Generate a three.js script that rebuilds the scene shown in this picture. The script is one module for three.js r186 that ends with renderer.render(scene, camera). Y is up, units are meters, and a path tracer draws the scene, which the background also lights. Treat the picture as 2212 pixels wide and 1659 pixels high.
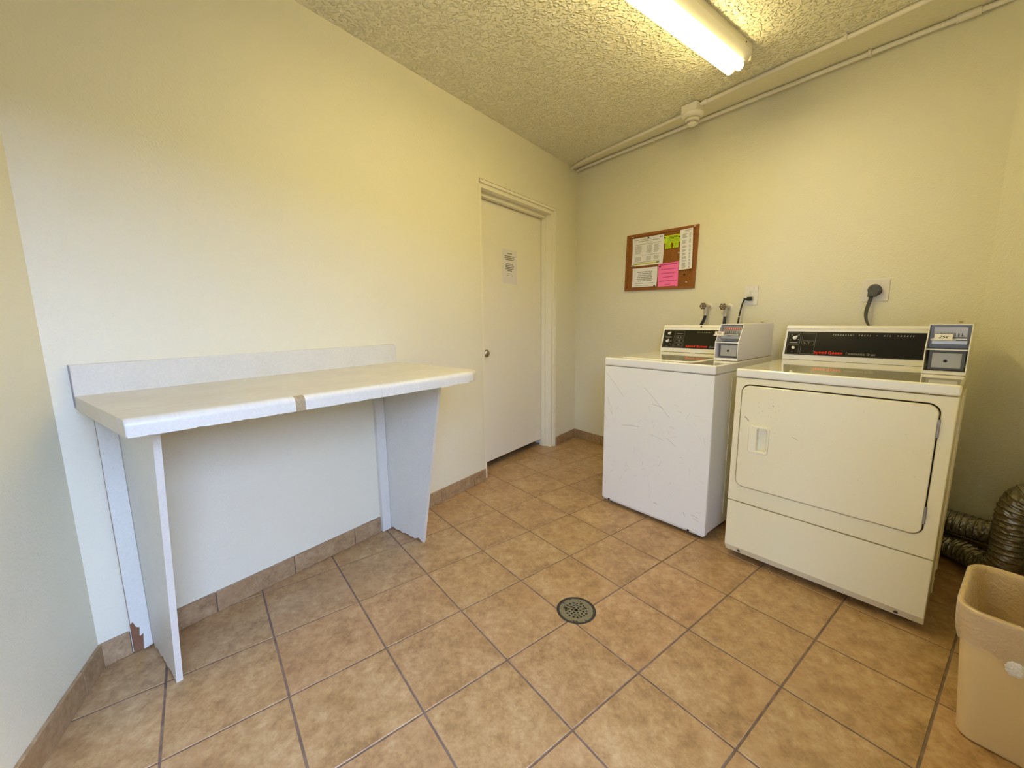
import * as THREE from 'three';
import { RoundedBoxGeometry } from 'three/addons/geometries/RoundedBoxGeometry.js';
import { mergeGeometries } from 'three/addons/utils/BufferGeometryUtils.js';
import { RectAreaLightUniformsLib } from 'three/addons/lights/RectAreaLightUniformsLib.js';
import { Brush, Evaluator, SUBTRACTION } from 'three-bvh-csg';

// ---------------------------------------------------------------- camera, sky, exposure
const scene = new THREE.Scene();
const camera = new THREE.PerspectiveCamera(2 * Math.atan(829.5 / 882.8) * 180 / Math.PI, 2212 / 1659, 0.02, 100);
camera.position.set(-0.1125, 1.1387, 1.5978);
camera.rotation.set(-0.156, -0.6534, -0.0113, 'YXZ');
scene.add(camera);
const SKY = new THREE.Color().setRGB(0.74, 1.02, 1.95);
scene.background = SKY;                          // even bright overcast sky; it reaches the room only through the open entrance
scene.backgroundIntensity = 14.2;
const renderer = new THREE.WebGLRenderer({ antialias: true });
renderer.toneMapping = THREE.LinearToneMapping;
renderer.toneMappingExposure = 1.0;
renderer.shadowMap.enabled = true;
RectAreaLightUniformsLib.init();
const LAMP = new THREE.Color().setRGB(0.97, 0.815, 0.385);   // warm white fluorescent
const LAMP_GLOW = 19.5;

// ---------------------------------------------------------------- helpers
const rnd = (() => { let s = 12345; return () => { s = (s + 0x6d2b79f5) | 0; let t = Math.imul(s ^ (s >>> 15), 1 | s); t = (t + Math.imul(t ^ (t >>> 7), 61 | t)) ^ t; return ((t ^ (t >>> 14)) >>> 0) / 4294967296; }; })();
const lin = (r, g, b) => new THREE.Color().setRGB(r, g, b);
const rgb = (r, g, b) => new THREE.Color().setRGB(r / 255, g / 255, b / 255, THREE.SRGBColorSpace);
const taken = new Map();
function numbered(name) { const n = taken.get(name) ?? 0; taken.set(name, n + 1); return n ? name + '_' + String(n).padStart(3, '0') : name; }
function tag(o, label, category, group) { o.userData.label = label; o.userData.category = category; if (group) o.userData.group = group; return o; }
function thing(name, label, category, pos = [0, 0, 0], turn = 0, group) {
  const o = new THREE.Group(); o.name = numbered(name); o.position.set(...pos); o.rotation.y = turn; scene.add(o);
  return tag(o, label, category, group);
}
function part(name, g, m, parent, label) {
  const o = new THREE.Mesh(Array.isArray(g) ? merge(g) : g, m); o.name = name; o.castShadow = o.receiveShadow = true; parent.add(o);
  if (label) o.userData.label = label;
  return o;
}
function struct(name, g, m) { const o = part(name, g, m, scene); o.userData.kind = 'structure'; return o; }
function merge(list) { return list.length === 1 ? list[0] : mergeGeometries(list.map((g) => { const c = g.index ? g.toNonIndexed() : g; for (const k of Object.keys(c.attributes)) if (!['position', 'normal', 'uv'].includes(k)) c.deleteAttribute(k); return c; })); }
const box = (x0, x1, y0, y1, z0, z1) => new THREE.BoxGeometry(x1 - x0, y1 - y0, z1 - z0).translate((x0 + x1) / 2, (y0 + y1) / 2, (z0 + z1) / 2);
const rbox = (x0, x1, y0, y1, z0, z1, r = 0.004, s = 2) => new RoundedBoxGeometry(x1 - x0, y1 - y0, z1 - z0, s, r).translate((x0 + x1) / 2, (y0 + y1) / 2, (z0 + z1) / 2);
const cyl = (r, h, seg = 24, r2 = r) => new THREE.CylinderGeometry(r2, r, h, seg);
const poly = (pts) => new THREE.Shape(pts.map((p) => new THREE.Vector2(p[0], p[1])));
const ext = (shape, depth, bevel = 0, seg = 1, curve = 8) => bevel
  ? new THREE.ExtrudeGeometry(shape, { depth: depth - 2 * bevel, bevelEnabled: true, bevelSize: bevel, bevelThickness: bevel, bevelOffset: -bevel, bevelSegments: seg, curveSegments: curve }).translate(0, 0, bevel)
  : new THREE.ExtrudeGeometry(shape, { depth, bevelEnabled: false, curveSegments: curve });
function rrect(x0, x1, y0, y1, r, C = THREE.Shape) {
  const s = new C(); s.moveTo(x0 + r, y0); s.lineTo(x1 - r, y0); s.absarc(x1 - r, y0 + r, r, -Math.PI / 2, 0); s.lineTo(x1, y1 - r); s.absarc(x1 - r, y1 - r, r, 0, Math.PI / 2);
  s.lineTo(x0 + r, y1); s.absarc(x0 + r, y1 - r, r, Math.PI / 2, Math.PI); s.lineTo(x0, y0 + r); s.absarc(x0 + r, y0 + r, r, Math.PI, 1.5 * Math.PI); return s;
}
// extrude a (z, y) profile along x from x0 to x1
const alongX = (pts, x0, x1, bevel = 0, seg = 1) => ext(poly(pts.map(([z, y]) => [-z, y])), x1 - x0, bevel, seg).rotateY(Math.PI / 2).translate(x0, 0, 0);
const tube = (pts, r, n = 40, seg = 10, closed = false) => new THREE.TubeGeometry(new THREE.CatmullRomCurve3(pts.map((p) => new THREE.Vector3(...p)), closed), n, r, seg, closed);

// ---------------------------------------------------------------- noise and textures
function valueNoise(period, seed) {
  const g = new Float32Array(period * period); let s = seed * 7919 + 17;
  for (let i = 0; i < g.length; i++) { s = (Math.imul(s, 1664525) + 1013904223) | 0; g[i] = (s >>> 8) / 16777216; }
  const sm = (t) => t * t * (3 - 2 * t);
  return (u, v) => { const x = u * period, y = v * period, ix = Math.floor(x), iy = Math.floor(y), fx = sm(x - ix), fy = sm(y - iy);
    const at = (a, b) => g[((b % period + period) % period) * period + ((a % period + period) % period)];
    return (at(ix, iy) * (1 - fx) + at(ix + 1, iy) * fx) * (1 - fy) + (at(ix, iy + 1) * (1 - fx) + at(ix + 1, iy + 1) * fx) * fy; };
}
function fbm(base, octaves, seed, gain = 0.5) {
  const n = []; for (let i = 0; i < octaves; i++) n.push(valueNoise(base << i, seed + i * 31));
  return (u, v) => { let s = 0, a = 1, t = 0; for (const f of n) { s += a * f(u, v); t += a; a *= gain; } return s / t; };
}
function dataTex(size, fn, srgb = true) {
  const d = new Uint8Array(size * size * 4);
  for (let y = 0; y < size; y++) for (let x = 0; x < size; x++) { const c = fn(x / size, y / size), i = (y * size + x) * 4; for (let k = 0; k < 3; k++) d[i + k] = Math.max(0, Math.min(255, Array.isArray(c) ? c[k] : c * 255)); d[i + 3] = 255; }
  const t = new THREE.DataTexture(d, size, size); t.wrapS = t.wrapT = THREE.RepeatWrapping; t.magFilter = THREE.LinearFilter; if (srgb) t.colorSpace = THREE.SRGBColorSpace; t.needsUpdate = true; return t;
}
const rep = (t, metres, ox = 0, oy = 0, turn = 0) => { const c = t.clone(); c.repeat.set(1 / metres, 1 / metres); c.offset.set(ox, oy); c.rotation = turn; c.needsUpdate = true; return c; };
function canvasTex(w, h, draw) {
  const c = document.createElement('canvas'); c.width = w; c.height = h; const x = c.getContext('2d'); draw(x, w, h);
  const t = new THREE.CanvasTexture(c); t.colorSpace = THREE.SRGBColorSpace; t.magFilter = THREE.LinearFilter; return t;
}
const mix3 = (a, b, t) => a.map((v, i) => v + (b[i] - v) * t);
const std = (color, roughness = 0.6, more = {}) => new THREE.MeshStandardMaterial({ color, roughness, ...more });
const phys = (color, roughness, more = {}) => new THREE.MeshPhysicalMaterial({ color, roughness, ...more });

// orange peel on the walls, sprayed acoustic texture on the ceiling
const peelA = fbm(48, 3, 3), peelB = fbm(12, 2, 9);
const peelTex = dataTex(768, (u, v) => { const p = peelA(u, v); return Math.max(0, Math.min(1, 0.35 + (p - 0.5) * 1.8 + (peelB(u, v) - 0.5) * 0.5)); }, false);
const popA = fbm(60, 2, 21, 0.4), popB = fbm(14, 2, 23), popW = fbm(20, 2, 29);
const popTex = dataTex(1024, (u, v) => { const w = (popW(u, v) - 0.5) * 0.03, p = popA(u + w, v - w); const b = Math.max(0, Math.min(1, (p - 0.40) * 2.4)); return 0.05 + 0.85 * Math.pow(b, 1.35) + 0.10 * popB(u, v); }, false);
const wallMat = std(lin(0.80, 0.75, 0.53), 0.5, { bumpMap: rep(peelTex, 0.26), bumpScale: 0.0007 });
const ceilMat = std(lin(0.84, 0.79, 0.57), 0.32, { bumpMap: rep(popTex, 0.52), bumpScale: 0.0085 });
const ceilSmooth = std(lin(0.80, 0.75, 0.53), 0.5, { bumpMap: rep(peelTex, 0.5), bumpScale: 0.0008 });
const trimMat = std(lin(0.86, 0.81, 0.60), 0.35);
const doorMat = std(lin(0.86, 0.81, 0.62), 0.4, { bumpMap: rep(peelTex, 0.3), bumpScale: 0.0005 });

// glazed stoneware: beige ground, brown clouds, fine dark flecks
const tA = fbm(9, 6, 41, 0.68), tB = fbm(18, 3, 47), tC = fbm(150, 2, 53), tD = fbm(4, 4, 59, 0.6), tE = fbm(38, 4, 67, 0.78);
const tileTex = dataTex(1400, (u, v) => {
  const n = Math.max(0, Math.min(1, 0.5 + (tA(u, v) - 0.5) * 0.85 + (tE(u, v) - 0.5) * 0.85)), g = (tC(u, v) - 0.5) * 0.22, k = Math.max(0, Math.min(1, n + g));
  let c = k < 0.5 ? mix3([150, 117, 76], [193, 158, 108], k * 2) : mix3([193, 158, 108], [222, 193, 145], k * 2 - 1);
  return mix3(c, [186, 144, 92], Math.max(0, Math.min(0.4, (tD(u + 0.3, v) - 0.52) * 1.6)));
});
const tileBump = dataTex(512, (u, v) => 0.5 + (tB(u, v) - 0.5) * 0.7 + (tC(u, v) - 0.5) * 0.5, false);
const tileMats = [];
for (let i = 0; i < 8; i++) tileMats.push(std(lin(0.83 + 0.04 * rnd(), 0.80 + 0.03 * rnd(), 0.76 + 0.04 * rnd()), 0.34, { map: rep(tileTex, 1.0, rnd(), rnd(), (i % 4) * Math.PI / 2), bumpMap: rep(tileBump, 0.6), bumpScale: 0.0006 }));
const baseMats = [0, 1, 2].map((i) => std(lin(0.70, 0.71, 0.76), 0.4, { map: rep(tileTex, 0.8, rnd(), rnd(), i) }));
const grA = fbm(30, 3, 61);
const groutMat = std(lin(1, 1, 1), 0.85, { map: rep(dataTex(256, (u, v) => mix3([104, 86, 72], [146, 124, 106], grA(u, v))), 0.6) });

// ---------------------------------------------------------------- the room
const WL = [-0.478, -0.209], BACK = Math.atan(0.282), CH = 2.44, RX = 2.72;
const cB = Math.cos(BACK), sB = Math.sin(BACK);
const onBack = (s, off) => [WL[0] + s * cB + off * sB, WL[1] - s * sB + off * cB];
const backLen = (RX - WL[0]) / cB;                                  // to the corner with the right wall
const CR = onBack(backLen, 0), SIDE = 1.405, LDIR = [-0.22, 0.975], FZ = 1.80;
const sideEnd = [RX + LDIR[0] / LDIR[1] * (FZ - SIDE), FZ], leftEnd = [WL[0] + LDIR[0] / LDIR[1] * (FZ - WL[1]), FZ];
const room = [[WL[0], WL[1]], CR, [RX, SIDE], sideEnd, leftEnd];

// back wall with the recessed door
const D0 = 1.985, D1 = 2.96, DH = 2.045;
{
  const s = poly([[-0.3, -0.02], [D0, -0.02], [D0, DH], [D1, DH], [D1, -0.02], [backLen + 0.25, -0.02], [backLen + 0.25, CH], [-0.3, CH]]);
  const w = struct('wall_back', ext(s, 0.14).translate(0, 0, -0.14), wallMat); w.position.set(WL[0], 0, WL[1]); w.rotation.y = BACK;
  const c = struct('wall_behind_door', ext(poly([[D0 - 0.3, -0.02], [D1 + 0.3, -0.02], [D1 + 0.3, CH], [D0 - 0.3, CH]]), 0.1).translate(0, 0, -0.62), wallMat); c.position.copy(w.position); c.rotation.y = BACK;
  for (const [k, x] of [['left', D0 - 0.1], ['right', D1]]) { const e = struct('wall_closet_' + k, box(x, x + 0.1, -0.02, CH, -0.54, -0.141), wallMat); e.position.copy(w.position); e.rotation.y = BACK; }
}
{ const w = struct('wall_right', ext(poly([[-1.45, -0.02], [SIDE + 0.06, -0.02], [SIDE + 0.06, CH], [-1.45, CH]]), 0.14).rotateY(-Math.PI / 2).translate(RX + 0.14, 0, 0), wallMat); w.userData.kind = 'structure'; }
function slantWall(name, from, length, side, ext0, ext1) {        // runs along LDIR from a corner; side = +1 when its back is towards +x
  const g = ext(poly([[-ext0, -0.02], [length + ext1, -0.02], [length + ext1, CH], [-ext0, CH]]), 0.14).rotateY(-Math.PI / 2);
  g.translate(side > 0 ? 0.14 : 0, 0, 0);
  const w = struct(name, g, wallMat); w.position.set(from[0], 0, from[1]); w.rotation.y = Math.atan2(LDIR[0], LDIR[1]);
}
slantWall('wall_left', WL, (FZ - WL[1]) / LDIR[1], -1, 0.02, 0.2);
slantWall('wall_side', [RX, SIDE], (FZ - SIDE) / LDIR[1], 1, 0, 0.2);
const E0 = -0.62, E1 = 0.38, EH = 2.03;                            // open entrance behind the camera
struct('wall_front', ext(poly([[-1.4, -0.02], [E0, -0.02], [E0, EH], [E1, EH], [E1, -0.02], [3.1, -0.02], [3.1, CH], [-1.4, CH]]), 0.14).translate(0, 0, FZ), wallMat);
struct('trim_1', [box(E0, E0 + 0.02, 0, EH - 0.02, FZ - 0.01, FZ + 0.15), box(E1 - 0.02, E1, 0, EH - 0.02, FZ - 0.01, FZ + 0.15), box(E0, E1, EH - 0.02, EH, FZ - 0.01, FZ + 0.15)], trimMat);
struct('ceiling', ext(poly([[-1.6, -2.4], [3.2, -2.4], [3.2, 2.0], [-1.6, 2.0]]), 0.12).rotateX(-Math.PI / 2).translate(0, CH, 0), ceilMat);
// plain strip of ceiling board between the upper conduit and the right wall, where the spray stops
struct('ceiling_border', ext(poly([[2.565, 1.10], [RX, 1.11], [RX, -1.4], [2.58, -2.0], [2.405, -1.40], [2.425, -1.12], [2.452, -0.49], [2.48, -0.19], [2.512, -0.01]]), 0.0012).rotateX(-Math.PI / 2).translate(0, CH - 0.0012, 0), ceilSmooth);

// floor: slab with grout, then each tile
const T = 0.305, GAP = 0.0062, DRAIN = [0.969, 0.587], DR = 0.0775;
const floor = struct('floor', box(-1.5, 3.1, -0.12, -0.0022, -1.75, 1.94), groutMat);
floor.geometry.attributes.uv.array.forEach((v, i, a) => { a[i] = v * 4; });
const evaluator = new Evaluator(); evaluator.attributes = ['position', 'normal', 'uv'];
{ const a = new Brush(floor.geometry), b = new Brush(cyl(DR, 0.4, 48)); b.position.set(DRAIN[0], 0, DRAIN[1]); a.updateMatrixWorld(); b.updateMatrixWorld(); floor.geometry = evaluator.evaluate(a, b, SUBTRACTION).geometry; }
const clipHalf = (pts, a, b) => {                                   // keeps what lies to the right of a->b in (x, z)
  const out = [], d = (p) => (b[0] - a[0]) * (p[1] - a[1]) - (b[1] - a[1]) * (p[0] - a[0]);
  pts.forEach((p, i) => { const q = pts[(i + 1) % pts.length], dp = d(p), dq = d(q); if (dp >= 0) out.push(p); if (dp * dq < 0) { const t = dp / (dp - dq); out.push([p[0] + (q[0] - p[0]) * t, p[1] + (q[1] - p[1]) * t]); } });
  return out;
};
const area = (p) => Math.abs(p.reduce((s, a, i) => { const b = p[(i + 1) % p.length]; return s + a[0] * b[1] - b[0] * a[1]; }, 0) / 2);
const recess = [onBack(D0, 0), onBack(D0, -0.5), onBack(D1, -0.5), onBack(D1, 0)];
const square = [[-1, -1], [1, -1], [1, 1], [-1, 1]].map(([a, b]) => [a * (T - GAP) / 2, b * (T - GAP) / 2]);
const fullTile = ext(poly(square), 0.0075, 0.0012, 1).rotateX(-Math.PI / 2).translate(0, -0.0075, 0);
for (let i = -5; i < 10; i++) for (let j = -7; j < 8; j++) {
  const cx = (i + 0.5) * T, cz = (j + 0.5) * T, sq = square.map(([x, z]) => [cx + x, cz + z]);
  for (const region of [room, recess]) {
    let p = sq; region.forEach((a, k) => { if (p.length) p = clipHalf(p, a, region[(k + 1) % region.length]); });
    if (p.length < 3 || area(p) < 2e-4) continue;
    const m = tileMats[Math.floor(rnd() * 8)], o = new THREE.Mesh(fullTile, m);
    if (area(p) > area(sq) - 1e-6) {
      o.position.set(cx, (rnd() - 0.5) * 0.0006, cz);
      if (Math.hypot(Math.max(0, Math.abs(DRAIN[0] - cx) - T / 2), Math.max(0, Math.abs(DRAIN[1] - cz) - T / 2)) < DR) {
        const a = new Brush(fullTile.clone()), b = new Brush(cyl(DR, 0.1, 48)); a.geometry.computeVertexNormals(); b.position.set(DRAIN[0] - cx, 0, DRAIN[1] - cz); a.updateMatrixWorld(); b.updateMatrixWorld();
        o.geometry = evaluator.evaluate(a, b, SUBTRACTION).geometry;
      }
    } else { o.geometry = ext(poly(p.map(([x, z]) => [x - cx, -(z - cz)])), 0.0075, 0.0012, 1).rotateX(-Math.PI / 2).translate(0, -0.0075, 0); o.position.set(cx, 0, cz); }
    o.name = 'tile'; o.castShadow = o.receiveShadow = true; floor.add(o);
  }
}

// baseboards of cut floor tile
function baseboard(name, from, turn, z, joints) {
  const g = struct(name, box(joints[0][0], joints[joints.length - 1][1], 0, 0.080, z < 0 ? -0.003 : 0, z < 0 ? 0 : 0.003), groutMat); g.position.set(from[0], 0, from[1]); g.rotation.y = turn;
  joints.forEach(([a, b], k) => { const o = part('tile', ext(poly([[a + 0.002, 0], [b - 0.002, 0], [b - 0.002, 0.084], [a + 0.002, 0.084]]), 0.010, 0.0015, 2).translate(0, 0, z < 0 ? -0.010 : 0), baseMats[k % 3], g); o.position.y = 0.001; });
}
baseboard('baseboard_back', WL, BACK, 1, [[0.001, 0.078]]);
baseboard('baseboard_back_middle', WL, BACK, 1, [[0.118, 0.331], [0.331, 0.636], [0.636, 0.941], [0.941, 1.098]]);
baseboard('baseboard_back_right', WL, BACK, 1, [[1.174, 1.246], [1.246, 1.551], [1.551, 1.856], [1.856, D0]]);
baseboard('baseboard_back_corner', WL, BACK, 1, [[D1 + 0.006, backLen - 0.01]]);
baseboard('baseboard_right', CR, -Math.PI / 2, 1, [[0.01, 0.04], [0.04, 0.34], [0.34, 0.645], [0.645, 0.95], [0.95, 1.255], [1.255, 1.56], [1.56, 1.865], [1.865, 2.17], [2.17, 2.475]]);
{
  const t = Math.atan2(LDIR[1], LDIR[0]);                           // left wall runs towards the camera
  const js = [[0.0, 0.122], [0.122, 0.427], [0.427, 0.732], [0.732, 1.037], [1.037, 1.342], [1.342, 1.647], [1.647, 1.95], [1.95, 2.255]];
  baseboard('baseboard_left', WL, -t, -1, js);
  baseboard('baseboard_side', [RX, SIDE], -t, 1, [[0.01, 0.3], [0.3, 0.6]]);
}

// ---------------------------------------------------------------- outside the entrance
const asphalt = std(lin(0.05, 0.05, 0.05), 0.95);
struct('ground_outside', box(-14, 14, -0.14, -0.02, 1.945, 18), asphalt);
struct('added_sky_blocker', box(-6, 6, 2.57, 2.75, 1.941, 3.3), std(lin(0.16, 0.12, 0.085), 0.8));  // unseen roof slab, added to cut high sky light on the floor
struct('wall_opposite', box(-14, 14, -0.02, 2.75, 9.0, 9.3), std(lin(0.05, 0.055, 0.04), 0.9));

// ---------------------------------------------------------------- back door
{
  const d = struct('door_1', rbox(D0 + 0.055, D1 - 0.052, 0.062, 1.972, -0.155, -0.118, 0.002), doorMat); d.position.set(WL[0], 0, WL[1]); d.rotation.y = BACK;
  part('frame', [
    box(D1 - 0.045, D1, 0, DH, -0.09, -0.02), box(D0, D0 + 0.045, 0, DH, -0.09, -0.02), box(D0 + 0.045, D1 - 0.045, DH - 0.045, DH, -0.09, -0.02),
    box(D1 - 0.045, D1, 0, DH, -0.14, -0.093), box(D0, D0 + 0.045, 0, DH, -0.14, -0.093), box(D0 + 0.045, D1 - 0.045, DH - 0.045, DH, -0.14, -0.093),
    box(D1 - 0.018, D1, 0.002, DH, -0.0195, -0.006), box(D0 + 0.02, D1 - 0.019, DH - 0.018, DH, -0.0195, -0.006),
  ], trimMat, d);
  part('door_stop', [box(D1 - 0.056, D1 - 0.0455, 0, 1.985, -0.115, -0.075), box(D0 + 0.0455, D0 + 0.058, 0, 1.985, -0.115, -0.075), box(D0 + 0.0455, D1 - 0.0455, 1.972, 1.9995, -0.115, -0.075)], trimMat, d);
  const knob = part('knob', new THREE.LatheGeometry([[0, 0.062], [0.018, 0.060], [0.027, 0.050], [0.027, 0.040], [0.016, 0.030], [0.011, 0.018], [0.012, 0.010], [0.031, 0.007], [0.032, 0]].map((p) => new THREE.Vector2(...p)), 32).rotateX(Math.PI / 2), std(lin(0.45, 0.42, 0.36), 0.3, { metalness: 1 }), d, 'brushed metal door knob');
  knob.position.set(D0 + 0.128, 0.9, -0.118);
}

// ---------------------------------------------------------------- ceiling lamp
{
  const lx0 = 0.50, lx1 = 2.14, zc = 0.507;
  const L = thing('fluorescent_fixture', 'lit two-tube fluorescent strip light on the textured ceiling', 'light fixture', [(lx0 + lx1) / 2, 2.44, zc]);
  const h = (lx1 - lx0) / 2, white = std(lin(0.80, 0.76, 0.64), 0.35);
  part('housing', alongX([[-0.062, 0], [-0.062, -0.030], [-0.040, -0.068], [0.040, -0.068], [0.062, -0.030], [0.062, 0]].map(([z, y]) => [z, y]), -h - 0.025, h + 0.025, 0.0015), white, L);
  const glow = std(lin(0.9, 0.88, 0.8), 0.3, { emissive: LAMP, emissiveIntensity: LAMP_GLOW }), cap = std(lin(0.7, 0.68, 0.6), 0.35, { metalness: 0.6 });
  for (const z of [-0.023, 0.023]) {
    const t = part('tube', cyl(0.0195, 2 * h - 0.03, 28).rotateZ(Math.PI / 2), glow, L, 'glowing fluorescent tube'); t.position.set(0, -0.0915, z);
    for (const e of [-1, 1]) {
      const c = part('end_cap', cyl(0.0197, 0.013, 28).rotateZ(Math.PI / 2), cap, t); c.position.x = e * (h - 0.0085);
      part('lamp_holder', rbox(e * (h + 0.004) - 0.005, e * (h + 0.004) + 0.005, -0.094, -0.066, z - 0.012, z + 0.012, 0.002), white, L);
    }
    const a = new THREE.RectAreaLight(LAMP, LAMP_GLOW, 2 * h - 0.04, 0.036); a.name = 'tube_light'; a.position.set(0, -0.1125, z); a.rotation.set(-Math.PI / 2, 0, 0); L.add(a);
  }
  for (const e of [-1, 1]) part('end_plate', box(e > 0 ? h + 0.0255 : -h - 0.028, e > 0 ? h + 0.028 : -h - 0.0255, -0.066, -0.002, -0.055, 0.055), white, L);
  part('screw', [cyl(0.004, 0.004, 10).rotateX(Math.PI / 2).translate(h - 0.05, -0.018, 0.063)], std(lin(0.2, 0.18, 0.14), 0.5), L);
}

// ---------------------------------------------------------------- conduits and smoke detector
const pipeMat = std(lin(0.80, 0.745, 0.60), 0.38);
{
  const y = 2.4245, up = [[2.606, y, -1.072], [2.575, y, -0.95], [2.545, y, -0.6], [2.515, y, -0.02], [2.475, y, 0.16], [2.456, y, 0.5], [2.444, y, 0.94], [2.425, y, 1.2], [2.41, y, 1.6]];
  const a = thing('conduit', 'painted conduit along the ceiling running through the smoke detector box', 'conduit', [2.45, y, 0.2]);
  const run = (list) => part('pipe', tube(list.map(([x, , z]) => [x - 2.45, 0, z - 0.2]), 0.0115, 60, 14), pipeMat, a);
  run([...up.slice(0, 4), [2.505, y, 0.043]]); run([[2.4745, y, 0.147], [2.472, y, 0.19], ...up.slice(5)]);
  for (const [x, z] of [[2.566, -0.86], [2.4475, 0.86]]) part('strap', [rbox(x - 2.45 - 0.015, x - 2.45 + 0.015, -0.0135, 0.0130, z - 0.2 - 0.008, z - 0.2 + 0.008, 0.004), box(x - 2.45 - 0.028, x - 2.45 + 0.014, 0.010, 0.0133, z - 0.2 - 0.008, z - 0.2 + 0.008)], pipeMat, a);
  part('coupling', cyl(0.0145, 0.03, 16).rotateX(Math.PI / 2).translate(2.470 - 2.45, 0, 0.178 - 0.2), pipeMat, a);
  const b = thing('conduit', 'painted conduit running along the top edge of the machine wall', 'conduit', [2.69, y, 0.2]);
  part('pipe', tube([[0, 0, -1.29], [-0.008, 0, -1.2], [-0.012, 0, -0.5], [-0.010, 0, 0.35], [-0.006, 0, 0.75], [0.0, 0, 1.0], [0.004, 0, 1.16]], 0.0115, 80, 14), pipeMat, b);
  for (const z of [-0.52, 0.7]) part('strap', [rbox(-0.026, 0.006, -0.0135, 0.0130, z - 0.008, z + 0.008, 0.004), box(-0.008, 0.028, 0.0098, 0.0133, z - 0.008, z + 0.008)], pipeMat, b);
  part('coupling', [cyl(0.0165, 0.06, 16).rotateX(Math.PI / 2).translate(0.001, 0, 1.03), cyl(0.0185, 0.014, 6).rotateX(Math.PI / 2).translate(0, 0, 1.00), cyl(0.0185, 0.014, 6).rotateX(Math.PI / 2).translate(0.002, 0, 1.06)], pipeMat, b);
  const s = thing('smoke_detector', 'round painted smoke detector on a square ceiling box', 'smoke detector', [2.475, 2.44, 0.095]);
  part('junction_box', rbox(-0.05, 0.05, -0.052, -0.004, -0.05, 0.05, 0.005), pipeMat, s);
  part('base', new THREE.LatheGeometry([[0, -0.078], [0.046, -0.078], [0.062, -0.066], [0.066, -0.054], [0.064, -0.0525], [0, -0.0525]].map((p) => new THREE.Vector2(...p)), 40), pipeMat, s);
  part('sensor_chamber', new THREE.LatheGeometry([[0.0, -0.098], [0.034, -0.098], [0.040, -0.092], [0.044, -0.0785], [0, -0.0785]].map((p) => new THREE.Vector2(...p)), 40), pipeMat, s);
  part('neck', cyl(0.022, 0.0085, 32).translate(0, -0.1021, 0), pipeMat, s);
  part('dome', new THREE.LatheGeometry([[0.0, -0.122], [0.020, -0.120], [0.031, -0.113], [0.034, -0.1062], [0, -0.1062]].map((p) => new THREE.Vector2(...p)), 40), pipeMat, s);
}

// ---------------------------------------------------------------- folding table fixed to the back wall
const lamA = fbm(90, 2, 71), lamB = fbm(6, 3, 73);
const lamTex = dataTex(512, (u, v) => mix3([222, 221, 219], [240, 239, 238], lamA(u, v) * 0.6 + lamB(u * 1, v) * 0.4));
const deckTex = dataTex(512, (u, v) => { const w = lamB(u, v * 1) * 0.6 + lamA(u * 0.25, v) * 0.4; return mix3([206, 200, 184], [232, 229, 219], w); });
const lam = std(lin(0.90, 0.87, 0.71), 0.36, { map: rep(lamTex, 0.4) });
const deckLam = std(lin(0.96, 0.94, 0.84), 0.38, { map: rep(deckTex, 0.7) });
const chipTex = dataTex(256, (u, v) => mix3([92, 58, 34], [168, 122, 84], fbmChip(u, v)));
function fbmChip(u, v) { return (fbmChip.f ??= fbm(40, 3, 79))(u, v); }
const chipboard = std(lin(1, 1, 1), 0.9, { map: rep(chipTex, 0.2) });
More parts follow.
